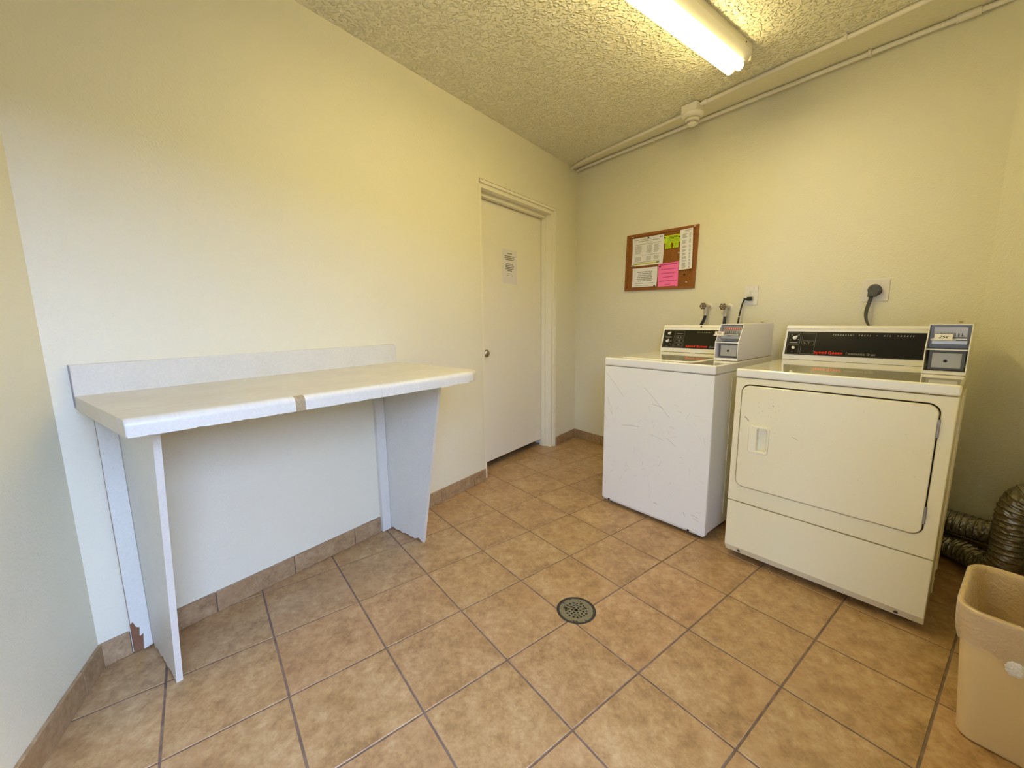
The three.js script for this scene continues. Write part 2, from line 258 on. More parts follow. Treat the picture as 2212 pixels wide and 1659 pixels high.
{
  const t = thing('laundry_table', 'white laminate folding counter on two tapered panels against the back wall', 'table', [WL[0], 0, WL[1]], BACK);
  // deck: lofted, a little deeper at its right end, rolled front edge
  const N = 24, prof = (d) => { const p = [[0.001, 0.879], [d - 0.004, 0.876], [d, 0.880], [d, 0.903]]; for (let k = 1; k <= 6; k++) { const a = k / 6 * Math.PI / 2; p.push([d - 0.017 + 0.017 * Math.cos(a), 0.903 + 0.017 * Math.sin(a)]); } p.push([0.10, 0.92], [0.001, 0.92]); return p; };
  const pos = [], uv = [], idx = [], P = prof(0.6).length;
  for (let i = 0; i <= N; i++) { const f = i / N, d = 0.572 + (0.656 - 0.572) * Math.min(1, f * 1.25) ** 0.8; const e = f > 0.94 ? (f - 0.94) / 0.06 : 0; prof(d - 0.028 * e * e).forEach(([o, y]) => { const s0 = 0.045 + 0.025 * o, s1 = 1.253 - 0.062 * o, s = s0 + (s1 - s0) * f; pos.push(s, y, o); uv.push(s, o + y); }); }
  for (let i = 0; i < N; i++) for (let j = 0; j < P; j++) { const a = i * P + j, b = i * P + (j + 1) % P, c = a + P, e = b + P; idx.push(a, b, c, b, e, c); }
  for (const [i, flip] of [[0, false], [N, true]]) { for (let j = 1; j < P - 1; j++) { const a = i * P, b = i * P + j, c = i * P + j + 1; flip ? idx.push(a, b, c) : idx.push(a, c, b); } }
  let g = new THREE.BufferGeometry(); g.setAttribute('position', new THREE.Float32BufferAttribute(pos, 3)); g.setAttribute('uv', new THREE.Float32BufferAttribute(uv, 2)); g.setIndex(idx); g = g.toNonIndexed(); g.computeVertexNormals();
  const deck = part('countertop', g, deckLam, t);
  const dAt = (f) => 0.572 + (0.656 - 0.572) * Math.min(1, f * 1.25) ** 0.8;
  // rolled laminate nosing, a second sheet over the front edge, broken where it has come off
  const nose = (f0, f1, lift, y0 = 0.8765) => {
    const ps = [], ui = [], id = [], M = 10, n = Math.max(6, Math.round((f1 - f0) * 160));
    for (let i = 0; i <= n; i++) { const f = f0 + (f1 - f0) * i / n, d = dAt(f); for (let k = 0; k <= M; k++) { let o, y; const r = 0.017 + lift; if (k < 3) { o = d + lift; y = y0 + (0.903 - y0) * k / 3; } else { const a = (k - 3) / (M - 3) * Math.PI / 2; o = d - 0.017 + r * Math.cos(a); y = 0.903 + r * Math.sin(a); } const s0 = 0.045 + 0.025 * o, s1 = 1.253 - 0.062 * o, s = s0 + (s1 - s0) * f; ps.push(s, y + (k === 0 ? (fbmChip(f * 3, 0.3) > 0.66 ? 0.0018 : 0) : 0), o); ui.push(s, o + y); } }
    for (let i = 0; i < n; i++) for (let k = 0; k < M; k++) { const a = i * (M + 1) + k, b = a + M + 1; id.push(a, b, a + 1, b, b + 1, a + 1); }
    const q = new THREE.BufferGeometry(); q.setAttribute('position', new THREE.Float32BufferAttribute(ps, 3)); q.setAttribute('uv', new THREE.Float32BufferAttribute(ui, 2)); q.setIndex(id); q.computeVertexNormals(); return q;
  };
  for (const [a, b] of [[0.002, 0.318], [0.343, 0.563], [0.5655, 0.935]]) part('nosing', nose(a, b, 0.0012), lam, deck);
  const tapeMat = std(lin(0.86, 0.82, 0.70), 0.6, { map: rep(dataTex(128, (u, v) => mix3([150, 128, 92], [206, 192, 160], fbmChip(u, v))), 0.08) });
  part('worn_patch', nose(0.3185, 0.3425, 0.0006), tapeMat, deck, 'tan worn patch in the front edge');
  // backsplash
  const bs = new THREE.Shape(); bs.moveTo(0.045, 0.9185); bs.lineTo(1.253, 0.9185); bs.lineTo(1.253, 1.000); bs.absarc(1.236, 1.000, 0.017, 0, Math.PI / 2); bs.lineTo(0.045, 1.017);
  part('backsplash', ext(bs, 0.02, 0.0025, 2).translate(0, 0, 0.001), lam, t);
  part('end_strip', box(0.0435, 0.0448, 0.884, 1.0165, 0.001, 0.021), std(lin(0.35, 0.33, 0.33), 0.6), t);
  // tapered side panels: chipboard core, laminate faces that are ragged at the floor, front edge band; wall cleats beside them
  const panel = (s0, seed, ragged) => {
    const w = 0.0165, p = thing0('side_panel', t);
    const F0 = 0.282, F1 = 0.455, top = 0.8785;
    part('core', ext(poly([[0.014, 0.004], [F0 - 0.003, 0.004], [F1 - 0.003, top], [0.014, top]]), w - 0.003).rotateY(-Math.PI / 2).translate(s0 + w - 0.0015, 0, 0), chipboard, p, 'exposed brown chipboard core');
    const face = (x) => { const pts = [[0.012, top], [0.012, 0.012 + 0.015 * ragged]]; for (let k = 1; k < 16; k++) { const o = 0.012 + (F0 - 0.03) * k / 16; const n = fbmChip(k * 0.137 + seed, seed * 0.7); pts.push([o, Math.max(0.002, 0.004 + ragged * (0.040 * Math.max(0, n - 0.36) + (k % 3 === 0 ? 0.006 : 0)))]); } pts.push([F0, 0.001], [F1, top]); return ext(poly(pts), 0.0014).rotateY(-Math.PI / 2).translate(x, 0, 0); };
    part('laminate_face', face(s0 + 0.0014), lam, p); part('laminate_face', face(s0 + w), lam, p);
    part('edge_band', ext(poly([[F0, 0.001], [F0 + 0.0014, 0.001], [F1 + 0.0014, top], [F1, top]]), w + 0.0006).rotateY(-Math.PI / 2).translate(s0 + w + 0.0003, 0, 0), lam, p);
    return p;
  };
  function thing0(name, parent) { const o = new THREE.Group(); o.name = name; parent.add(o); return o; }
  panel(0.129, 0.13, 1); panel(1.153, 0.57, 0.7);
  const cl = (x0, x1, y0) => { const c = part('wall_cleat', ext(poly([[x0, y0], [x1, y0], [x1, 0.8785], [x0, 0.8785]]), 0.024, 0.001).translate(0, 0, 0.001), lam, t); return c; };
  cl(1.1, 1.1515, 0.004);
  // the left cleat is torn open at its foot
  const torn = part('wall_cleat', ext(poly([[0.080, 0.8785], [0.080, 0.118], [0.086, 0.122], [0.092, 0.100], [0.101, 0.093], [0.098, 0.060], [0.108, 0.066], [0.104, 0.006], [0.1285, 0.010], [0.1285, 0.8785]]), 0.012, 0.0008).translate(0, 0, 0.012), lam, t);
  part('torn_wood', box(0.0805, 0.1280, 0.003, 0.875, 0.001, 0.0115), chipboard, torn, 'torn brown wood at the foot of the cleat');
}

// ---------------------------------------------------------------- floor drain
{
  const d = thing('floor_drain', 'round metal floor drain grate with many small holes', 'floor drain', [DRAIN[0], 0, DRAIN[1]]);
  part('rim', new THREE.LatheGeometry([[0.0773, -0.0021], [0.0770, -0.0002], [0.0720, 0.0002], [0.0670, -0.0006], [0.0665, -0.0021]].map((p) => new THREE.Vector2(...p)), 64), std(lin(0.045, 0.038, 0.03), 0.6, { metalness: 0.3 }), d);
  const disc = new THREE.Shape(); disc.absarc(0, 0, 0.0668, 0, Math.PI * 2);
  const holes = [[0, 0, 0.0075]]; for (const [r, n, o] of [[0.0155, 6, 0.2], [0.028, 12, 0.1], [0.041, 17, 0.3]]) for (let k = 0; k < n; k++) { const a = o + k * 2 * Math.PI / n; holes.push([r * Math.cos(a) + (rnd() - 0.5) * 0.002, r * Math.sin(a) + (rnd() - 0.5) * 0.002, 0.0042]); }
  for (const [x, y, r] of holes) { const h = new THREE.Path(); h.absarc(x, y, r, 0, Math.PI * 2, true); disc.holes.push(h); }
  const gA = fbm(14, 3, 83);
  const grate = part('grate', new THREE.ExtrudeGeometry(disc, { depth: 0.0010, bevelEnabled: false, curveSegments: 10 }).rotateX(-Math.PI / 2).translate(0, -0.0016, 0), std(lin(1, 1, 1), 0.5, { metalness: 0.35, map: rep(dataTex(256, (u, v) => { const n = gA(u, v); return n > 0.68 ? mix3([120, 112, 84], [70, 58, 36], Math.min(1, (n - 0.68) * 8)) : mix3([118, 112, 86], [150, 144, 116], n); }), 0.16) }), d);
  part('drain_shaft', new THREE.LatheGeometry([[0.0772, -0.0021], [0.064, -0.0023], [0.060, -0.03], [0.050, -0.09], [0.0, -0.11]].map((p) => new THREE.Vector2(...p)), 40), std(lin(0.17, 0.13, 0.09), 0.8, { side: THREE.DoubleSide }), d, 'rusty iron shaft under the grate');
}

// ---------------------------------------------------------------- laundry machines
const enamel = (c, extra = {}) => phys(c, 0.28, { clearcoat: 0.6, clearcoatRoughness: 0.08, ...extra });
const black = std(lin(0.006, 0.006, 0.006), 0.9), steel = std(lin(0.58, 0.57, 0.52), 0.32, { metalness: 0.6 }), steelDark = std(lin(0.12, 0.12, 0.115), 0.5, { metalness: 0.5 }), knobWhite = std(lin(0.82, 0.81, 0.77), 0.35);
function scuffed(w, h, base, marks) {                              // paint with scratches and rubbed spots
  return canvasTex(w, h, (x) => {
    x.fillStyle = `rgb(${base.join()})`; x.fillRect(0, 0, w, h);
    for (const [x0, y0, x1, y1, a, lw] of marks) { x.strokeStyle = `rgba(96,88,70,${a})`; x.lineWidth = lw; x.beginPath(); x.moveTo(x0 * w, y0 * h); x.quadraticCurveTo((x0 + x1) / 2 * w + 3, (y0 + y1) / 2 * h - 3, x1 * w, y1 * h); x.stroke(); }
    for (let k = 0; k < 160; k++) { x.fillStyle = `rgba(90,82,60,${0.05 + 0.12 * rnd()})`; x.fillRect(rnd() * w, rnd() * h, 1 + rnd() * 3, 1 + rnd() * 2); }
  });
}
function panelArt(w, h, washer) {
  return canvasTex(w, h, (x) => {
    x.fillStyle = '#060505'; x.fillRect(0, 0, w, h);
    x.strokeStyle = '#55524c'; x.lineWidth = h * 0.012; x.strokeRect(h * 0.02, h * 0.02, w - h * 0.04, h * 0.96);
    const R = (a, b, c, d, lw = 0.009) => { x.strokeStyle = '#8d8a82'; x.lineWidth = h * lw; x.beginPath(); x.roundRect(a * w, b * h, (c - a) * w, (d - b) * h, h * 0.03); x.stroke(); };
    const Tx = (s, x0, x1, py, size, col, style = '', space = 0) => { x.save(); x.fillStyle = col; x.font = `${style} ${size * h}px sans-serif`; const adv = [...s].map((c) => x.measureText(c).width + space * h), total = adv.reduce((p, q) => p + q, 0) - space * h; x.translate(x0 * w, py * h); x.scale((x1 - x0) * w / total, 1); let at = 0; [...s].forEach((c, i) => { x.fillText(c, at, 0); at += adv[i]; }); x.restore(); };
    const small = (words) => words.forEach(([s, a, b]) => Tx(s, a, b, 0.155, 0.075, '#b9b5aa', 'italic bold', s.length > 1 ? 0.05 : 0));
    if (!washer) {
      R(0.012, 0.06, 0.112, 0.54); R(0.012, 0.58, 0.112, 0.96); R(0.128, 0.06, 0.236, 0.96); R(0.140, 0.40, 0.228, 0.58, 0.012);
      x.fillStyle = '#9a978e'; for (const [a, b] of [[0.03, 0.14], [0.086, 0.14], [0.022, 0.36], [0.09, 0.34]]) x.fillRect(a * w, b * h, 0.016 * w, 0.035 * h);
      x.fillRect(0.028 * w, 0.475 * h, 0.066 * w, 0.03 * h); x.fillRect(0.150 * w, 0.47 * h, 0.008 * w, 0.05 * h); x.fillRect(0.17 * w, 0.435 * h, 0.03 * w, 0.02 * h); x.fillRect(0.185 * w, 0.47 * h, 0.004 * w, 0.06 * h);
      x.strokeStyle = '#77746c'; x.beginPath(); x.arc(0.06 * w, 0.885 * h, 0.022 * h, 0, 7); x.stroke();
      small([['PERMANENT', 0.363, 0.516], ['PRESS', 0.548, 0.633], ['•', 0.668, 0.677], ['ALL', 0.718, 0.766], ['FABRIC', 0.806, 0.911]]);
      Tx('Speed Queen', 0.240, 0.460, 0.93, 0.155, '#ff2a14', 'bold'); Tx('Commercial Dryer', 0.480, 0.690, 0.93, 0.125, '#a9a69c');
    } else {
      R(0.012, 0.05, 0.155, 0.96); R(0.17, 0.05, 0.295, 0.96); for (const b of [0.32, 0.53, 0.74]) R(0.182, b, 0.284, b + 0.16, 0.010);
      x.fillStyle = '#9a978e'; for (const [a, b, c] of [[0.03, 0.40, 0.09], [0.06, 0.47, 0.03], [0.19, 0.2, 0.08], [0.20, 0.39, 0.02], [0.24, 0.39, 0.02], [0.22, 0.6, 0.03], [0.22, 0.81, 0.03], [0.1, 0.62, 0.03], [0.1, 0.78, 0.02], [0.05, 0.88, 0.03]]) x.fillRect(a * w, b * h, c * w, 0.03 * h);
      small([['PERMANENT', 0.46, 0.64], ['PRESS', 0.68, 0.78], ['•', 0.81, 0.82], ['ALL', 0.85, 0.90], ['FABRIC', 0.92, 0.985]]);
      Tx('Speed Queen', 0.335, 0.620, 0.93, 0.155, '#ff2a14', 'bold'); Tx('Commercial Washer', 0.645, 0.960, 0.93, 0.125, '#a9a69c');
    }
  });
}
const faceUV = (g, w, h) => g;                                      // box front keeps its 0..1 uv
function priceTag(text, red) {
  return canvasTex(256, 128, (x) => { x.fillStyle = '#ebe7da'; x.fillRect(0, 0, 256, 128); if (red) { x.strokeStyle = '#b33a2e'; x.lineWidth = 7; x.beginPath(); x.roundRect(14, 16, 228, 96, 16); x.stroke(); } x.fillStyle = red ? '#3a211c' : '#151515'; x.font = (red ? 'bold ' : 'italic bold ') + '88px sans-serif'; x.textAlign = 'center'; x.fillText(text, 128, 95); });
}
function control(machine, paint, x0, x1, zf, art, washer) {          // console on the back of the top
  const c = new THREE.Group(); c.name = 'control_console'; machine.add(c);
  part('housing', alongX([[zf, 0.9125], [zf + 0.004, 0.936], [zf - 0.032, 1.068], [zf - 0.030, 1.078], [zf - 0.040, 1.090], [zf - 0.10, 1.090], [zf - 0.118, 0.9125]], x0, x1, 0.003, 2), paint, c);
  const tilt = Math.atan2(0.036, 0.132), g = new THREE.Group(); g.position.set(0, 0.936, zf + 0.0040); g.rotation.x = -tilt; 
  const face = part('control_panel', new THREE.BoxGeometry(x1 - x0 - 0.022, 0.123, 0.003), [black, black, black, black, std(lin(1, 1, 1), 0.22, { map: art }), black], c, 'black control panel with printed lettering');
  const y = 0.0655, z = 0.0018; face.rotation.x = -tilt; face.position.set((x0 + x1) / 2, 0.936 + y * Math.cos(tilt) + z * Math.sin(tilt), zf + 0.004 - y * Math.sin(tilt) + z * Math.cos(tilt));
  const spots = washer ? [[0.042, 0.034, 1], [0.036, -0.018, 1]] : [[0.036, 0.026, 1], [0.036, -0.026, 0]], W = x1 - x0 - 0.022;
  for (const [kx, ky, lever] of spots) {
    const k = part('knob', lever ? [cyl(0.0085, 0.010, 20).rotateX(Math.PI / 2).translate(0, 0, 0.0065), rbox(-0.004, 0.004, -0.006, 0.015, 0.003, 0.014, 0.002).rotateZ(-0.9)] : [cyl(0.0075, 0.009, 20, 0.0065).rotateX(Math.PI / 2).translate(0, 0, 0.006)], knobWhite, face, lever ? 'white pointer knob' : 'white push button');
    k.position.set(-W / 2 + kx, ky, 0);
  }
  return c;
}
function coinBox(machine, paint, x0, x1, zf, zb, price, red, out) {  // coin meter box: open front with a slide above and a cash door below
  const c = new THREE.Group(); c.name = 'coin_box'; machine.add(c);
  const y0 = 0.9128, yk = 1.008, y1 = 1.103, zk = zf - 0.058, w = x1 - x0, t = 0.0035;
  const side = [[zf, y0], [zf, yk], [zk, y1], [zb, y1], [zb, y0]];
  part('housing', [alongX(side, x0, x0 + t, 0.0008), alongX(side, x1 - t, x1, 0.0008), box(x0 + t, x1 - t, y1 - t, y1, zb, zk), box(x0 + t, x1 - t, y0, y0 + 0.0098, zf - 0.003, zf - 0.001), box(x0 + t, x1 - t, y0, y1 - t, zb, zb + t)], paint, c);
  part('divider', alongX([[zf - 0.0005, yk - 0.003], [zf - 0.0005, yk + 0.001], [zf - 0.06, yk + 0.001], [zf - 0.06, yk - 0.003]], x0 + t, x1 - t), paint, c);
  // bottom lip, a thin shelf pierced by three holes
  const lip = poly([[x0 + t, -(zf - 0.001)], [x1 - t, -(zf - 0.001)], [x1 - t, -(zf - 0.06)], [x0 + t, -(zf - 0.06)]]);
  for (const k of [0.18, 0.45, 0.74]) { const p = new THREE.Path(); p.absarc(x0 + w * k, -(zf - 0.010), k < 0.2 ? 0.0045 : 0.007, 0, Math.PI * 2, true); lip.holes.push(p); }
  part('bottom_lip', ext(lip, 0.002, 0, 1, 14).rotateX(-Math.PI / 2).translate(0, y0 + 0.010, 0), paint, c);
  const xm = (x0 + x1) / 2, iw = w - 2 * t - 0.002;
  // upper bay
  part('meter_plate', box(xm - iw / 2, xm + iw / 2, yk + 0.002, y1 - t - 0.001, zf - 0.085, zf - 0.080), std(lin(0.42, 0.41, 0.38), 0.4, { metalness: 0.3 }), c);
  const slide = part('coin_slide', [rbox(xm - iw * 0.40, xm + iw * 0.44, yk + 0.036, yk + 0.042, zf - 0.079, zf - 0.02, 0.0015), rbox(xm - iw * 0.42, xm + iw * 0.46, yk + 0.018, yk + 0.034, zf - 0.079, zf - 0.040, 0.002)], steel, c, 'steel coin slide');
  const sp = rrect(xm - iw * 0.40, xm + iw * 0.42, yk + 0.046, y1 - 0.012, 0.002);
  for (let k = 0; k < 8; k++) { const q = xm - iw * 0.30 + iw * 0.60 * k / 7; sp.holes.push(new THREE.Path([[q - 0.0018, yk + 0.048], [q - 0.0018, yk + 0.060], [q + 0.0018, yk + 0.060], [q + 0.0018, yk + 0.048]].map((p) => new THREE.Vector2(...p)))); }
  const plate = part('slot_plate', ext(sp, 0.016).translate(0, 0, zf - 0.078), std(lin(0.50, 0.48, 0.42), 0.4, { metalness: 0.6 }), c, 'metal plate with eight coin slots');
  for (let k = 0; k < 8; k++) {
    if (red) part('coin_mark', box(xm - iw * 0.30 + iw * 0.60 * k / 7 - 0.0022, xm - iw * 0.30 + iw * 0.60 * k / 7 + 0.0022, yk + 0.066, yk + 0.074, zf - 0.0622, zf - 0.0614), std(lin(0.80, 0.62, 0.55), 0.5), plate, 'red and white coin mark');
  }
  if (red) part('mark_strip', box(xm - iw * 0.36, xm + iw * 0.36, yk + 0.0635, yk + 0.0765, zf - 0.0624, zf - 0.0618), std(lin(0.45, 0.09, 0.06), 0.5), plate);
  // pushed-out slide with its price tag
  const tz = zf + out, tx = red ? xm - iw * 0.30 : xm - iw * 0.12, tw = red ? 0.046 : 0.048;
  part('slide_arm', [rbox(tx - tw / 2 - 0.010, tx + tw / 2 + 0.010, yk + 0.034, yk + 0.040, tz - 0.012, tz, 0.002), rbox(tx - 0.012, tx + 0.030, yk + 0.036, yk + 0.042, zf - 0.06, tz - 0.008, 0.0015)], steel, c);
  const tagMesh = part('price_tag', new THREE.BoxGeometry(tw, tw * 0.46, 0.003), [knobWhite, knobWhite, knobWhite, knobWhite, std(lin(1, 1, 1), 0.4, { map: priceTag(price, red) }), knobWhite], c, 'small price tag reading ' + price);
  tagMesh.position.set(tx, yk + 0.047, tz + 0.0018); tagMesh.rotation.x = -0.35;
  // lower bay: cash door
  part('door_recess', box(xm - iw / 2 + 0.008, xm + iw / 2 - 0.004, y0 + 0.0145, yk - 0.004, zf - 0.040, zf - 0.034), std(lin(0.16, 0.16, 0.155), 0.5, { metalness: 0.3 }), c);
  const d = part('cash_door', rbox(xm - iw / 2 + 0.016, xm + iw / 2 - 0.012, y0 + 0.022, yk - 0.014, zf - 0.0338, zf - 0.026, 0.0025), std(lin(0.46, 0.45, 0.41), 0.45, { metalness: 0.35 }), c, 'grey metal cash door with lock');
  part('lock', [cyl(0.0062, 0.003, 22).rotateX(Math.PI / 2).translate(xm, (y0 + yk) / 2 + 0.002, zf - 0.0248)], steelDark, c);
  part('painted_key_slot', [cyl(0.0032, 0.001, 16).rotateX(Math.PI / 2).translate(xm, (y0 + yk) / 2 + 0.002, zf - 0.0228)], black, c);  // flat black disc, its colour puts in the dark of a keyhole
  part('top_lock', [cyl(0.006, 0.006, 16).translate(xm + 0.014, y1 + 0.003, zb + 0.05), box(xm + 0.002, xm + 0.026, y1 + 0.0061, y1 + 0.008, zb + 0.048, zb + 0.052)], std(lin(0.5, 0.38, 0.2), 0.4, { metalness: 0.8 }), c, 'small brass stud on top');
  return c;
}
const boxFront = (g, w, h) => { const p = g.attributes.position, n = g.attributes.normal, u = g.attributes.uv; for (let i = 0; i < p.count; i++) u.setXY(i, p.getX(i) / w, (p.getY(i)) / h); return g; };

// washer
{
  const W = 0.652, D = 0.725, H = 0.862;
  const m = thing('washing_machine', 'white top-loading coin washing machine beside the dryer', 'washing machine', [1.823, 0, -0.005], Math.atan2(-0.999, 0.038));
  const white = enamel(lin(0.93, 0.905, 0.76)), marks = [[0.02, 0.05, 0.21, 0.2, 0.35, 1.6], [0.42, 0.12, 0.66, 0.29, 0.3, 1.6], [0.5, 0.22, 0.6, 0.235, 0.45, 1.4], [0.2, 0.40, 0.38, 0.385, 0.4, 1.6], [0.5, 0.42, 0.62, 0.44, 0.25, 1.4], [0.64, 0.42, 0.72, 0.46, 0.3, 1.4], [0.06, 0.3, 0.1, 0.34, 0.4, 1.6], [0.04, 0.22, 0.06, 0.28, 0.35, 1.6], [0.88, 0.86, 0.94, 0.87, 0.4, 1.8], [0.9, 0.88, 0.95, 0.89, 0.35, 1.6], [0.82, 0.86, 0.83, 0.89, 0.5, 2], [0.55, 0.87, 0.58, 0.875, 0.4, 3], [0.9, 0.95, 0.95, 0.955, 0.35, 1.5], [0.03, 0.8, 0.04, 0.86, 0.4, 1.5]];
  for (let k = 0; k < 70; k++) { const a = rnd(), b = 0.2 + rnd() * 0.7, l = 0.012 + 0.04 * rnd(), th = rnd() * 6.3; marks.push([a, b, a + l * Math.cos(th), b + l * Math.sin(th), 0.1 + 0.16 * rnd(), 1.1]); }
  const frontPaint = enamel(lin(1, 1, 1), { map: scuffed(640, 840, [249, 246, 227], marks) });
  const cab = part('cabinet', rbox(0.001, W - 0.001, 0.03, H, -D, -0.004, 0.010, 3), white, m);
  part('front_panel', boxFront(ext(rrect(0.0005, W - 0.0005, 0.028, H - 0.001, 0.004), 0.014, 0.005, 3).translate(0, 0, -0.012), W, H), frontPaint, cab, 'scratched white front panel');
  part('kick_rail', alongX([[-0.001, 0.030], [-0.004, 0.020], [-0.02, 0.018], [-0.05, 0.018], [-0.05, 0.030]], 0.01, W - 0.01, 0.001), white, cab);
  for (const x of [0.055, 0.565]) part('screw', cyl(0.006, 0.004, 12).rotateX(Math.PI / 2).translate(x, 0.029, 0.003), black, cab);
  part('side_seam', [box(W - 0.0012, W + 0.0006, 0.09, H - 0.03, -0.20, -0.197), box(W - 0.0012, W + 0.0006, H - 0.032, H - 0.03, -0.66, -0.197)], white, cab);
  for (const [x, z] of [[0.05, -0.05], [W - 0.05, -0.05], [0.05, -D + 0.05], [W - 0.05, -D + 0.05]]) part('foot', cyl(0.018, 0.03, 16, 0.014).translate(x, 0.015, z), black, m);
  const top = part('top_panel', rbox(-0.002, W + 0.002, H + 0.0015, 0.9105, -D - 0.004, 0.005, 0.009, 4), phys(lin(0.93, 0.905, 0.76), 0.16, { clearcoat: 1, clearcoatRoughness: 0.03 }), m);
  part('lid', ext(rrect(0.055, 0.505, 0.055, 0.55, 0.05), 0.005, 0.0022, 3, 12).rotateX(-Math.PI / 2).translate(0, 0.9095, 0), phys(lin(0.93, 0.905, 0.76), 0.16, { clearcoat: 1, clearcoatRoughness: 0.03 }), top);
  control(m, white, 0.0, 0.525, -0.612, panelArt(1400, 320, true), true);
  part('console_button', cyl(0.0055, 0.004, 16).rotateX(Math.PI / 2 - 0.3).translate(0.262, 1.0805, -0.6415), black, m);
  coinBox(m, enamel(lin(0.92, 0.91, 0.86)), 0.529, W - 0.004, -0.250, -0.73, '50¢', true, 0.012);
}
// dryer
{
  const W = 0.687, D = 0.715, H = 0.872;
  const m = thing('tumble_dryer', 'almond front-loading coin clothes dryer next to the washing machine', 'dryer', [1.808, 0, 0.762], Math.atan2(-0.998, 0.055));
  const almond = enamel(lin(0.93, 0.84, 0.50)), topPaint = phys(lin(0.93, 0.89, 0.68), 0.14, { clearcoat: 1, clearcoatRoughness: 0.03 });
  const cab = part('cabinet', rbox(0.001, W - 0.001, 0.03, H, -D, -0.016, 0.008, 3), almond, m);
  const dx0 = 0.030, dx1 = 0.646, dy0 = 0.370, dy1 = 0.838;
  const fs = rrect(0.0005, W - 0.0005, 0.291, H - 0.001, 0.004); fs.holes.push(rrect(dx0 - 0.004, dx1 + 0.0035, dy0 - 0.0035, dy1 + 0.005, 0.034, THREE.Path));
  part('front_frame', ext(fs, 0.016, 0.003, 3, 10).translate(0, 0, -0.016), almond, cab);
  const ds = rrect(dx0, dx1, dy0, dy1, 0.031), hx0 = 0.072, hx1 = 0.152, hy0 = 0.540, hy1 = 0.664; ds.holes.push(rrect(hx0 + 0.028, hx1 - 0.006, hy0 + 0.008, hy1 - 0.008, 0.008, THREE.Path));
  const marks = [[0.10, 0.42, 0.14, 0.5, 0.25, 5], [0.03, 0.3, 0.06, 0.34, 0.3, 6], [0.33, 0.42, 0.37, 0.44, 0.3, 2], [0.2, 0.16, 0.21, 0.17, 0.4, 3]]; for (let k = 0; k < 26; k++) { const a = 0.05 + 0.2 * rnd(), b = 0.1 + rnd() * 0.4; marks.push([a, b, a + 0.012 * (rnd() - 0.5), b + 0.012 * (rnd() - 0.5), 0.16, 2.5]); }
  const doorPaint = enamel(lin(1, 1, 1), { map: scuffed(640, 512, [248, 237, 190], marks) });
  const dg = ext(ds, 0.020, 0.004, 3, 12).translate(0, 0, -0.014); { const p = dg.attributes.position, u = dg.attributes.uv; for (let i = 0; i < p.count; i++) u.setXY(i, (p.getX(i) - dx0) / (dx1 - dx0), (p.getY(i) - dy0) / (dy1 - dy0)); }
  const gs = rrect(dx0 - 0.008, dx1 + 0.008, dy0 - 0.008, dy1 + 0.009, 0.038); gs.holes.push(rrect(dx0 + 0.010, dx1 - 0.010, dy0 + 0.010, dy1 - 0.010, 0.026, THREE.Path));
  part('door_gap_shade', ext(gs, 0.002, 0, 1, 10).translate(0, 0, -0.0158), std(lin(0.035, 0.032, 0.03), 0.8), m, 'dark ring with the door gap shade put into its colour');  // dark backing ring, paints the shade inside the gap round the door
  const door = part('door', dg, doorPaint, m, 'wide rectangular loading door');
  const hs = rrect(hx0, hx1, hy0, hy1, 0.010); hs.holes.push(rrect(hx0 + 0.032, hx1 - 0.008, hy0 + 0.011, hy1 - 0.011, 0.007, THREE.Path));
  part('handle', [ext(hs, 0.007, 0.0025, 3, 10).translate(0, 0, 0.0045),
    box(hx0 + 0.030, hx1 - 0.006, hy0 + 0.009, hy1 - 0.009, -0.0135, -0.0125), box(hx0 + 0.0295, hx0 + 0.0322, hy0 + 0.010, hy1 - 0.010, -0.0125, 0.006), box(hx1 - 0.0082, hx1 - 0.006, hy0 + 0.010, hy1 - 0.010, -0.0125, 0.006),
    box(hx0 + 0.032, hx1 - 0.008, hy0 + 0.009, hy0 + 0.0112, -0.0125, 0.006), box(hx0 + 0.032, hx1 - 0.008, hy1 - 0.0112, hy1 - 0.009, -0.0125, 0.006)], std(lin(0.93, 0.86, 0.56), 0.35), door, 'moulded cream recessed handle');
  for (const [a, b] of [[0.727, 0.79], [0.416, 0.478]]) part('hinge', [cyl(0.0042, b - a, 14).translate(dx1 + 0.0025, (a + b) / 2, 0.0035), cyl(0.0047, 0.002, 14).translate(dx1 + 0.0025, a + (b - a) * 0.35, 0.0035), cyl(0.0047, 0.002, 14).translate(dx1 + 0.0025, a + (b - a) * 0.68, 0.0035)], std(lin(0.40, 0.38, 0.33), 0.35, { metalness: 0.7 }), door);
  part('lower_panel', alongX([[0, 0.287], [0, 0.064], [-0.020, 0.030], [-0.04, 0.024], [-0.04, 0.287]], 0.0005, W - 0.0005, 0.004, 3), almond, m);
  for (const x of [0.062, 0.612]) part('screw', [cyl(0.0065, 0.005, 14).rotateX(Math.PI / 2 + 0.53).translate(x, 0.045, -0.0105)], std(lin(0.10, 0.09, 0.08), 0.4, { metalness: 0.6 }), m);
  for (const z of [-0.27, -0.5]) part('side_rib', rbox(W - 0.002, W + 0.0035, 0.04, H - 0.03, z - 0.004, z + 0.004, 0.0017), almond, cab);
  for (const [x, z] of [[0.08, -0.14], [W - 0.08, -0.14], [0.05, -D + 0.05], [W - 0.05, -D + 0.05]]) part('foot', cyl(0.018, 0.031, 16, 0.014).translate(x, 0.0155, z), black, m);
  part('top_panel', rbox(-0.002, W + 0.002, H + 0.0015, 0.9115, -D - 0.004, 0.006, 0.008, 4), topPaint, m);
  control(m, enamel(lin(0.82, 0.80, 0.73)), 0.002, 0.565, -0.598, panelArt(1400, 320, false), false);
  coinBox(m, enamel(lin(0.82, 0.80, 0.73)), 0.567, W - 0.002, -0.300, -0.735, '25¢', false, 0.0);
}

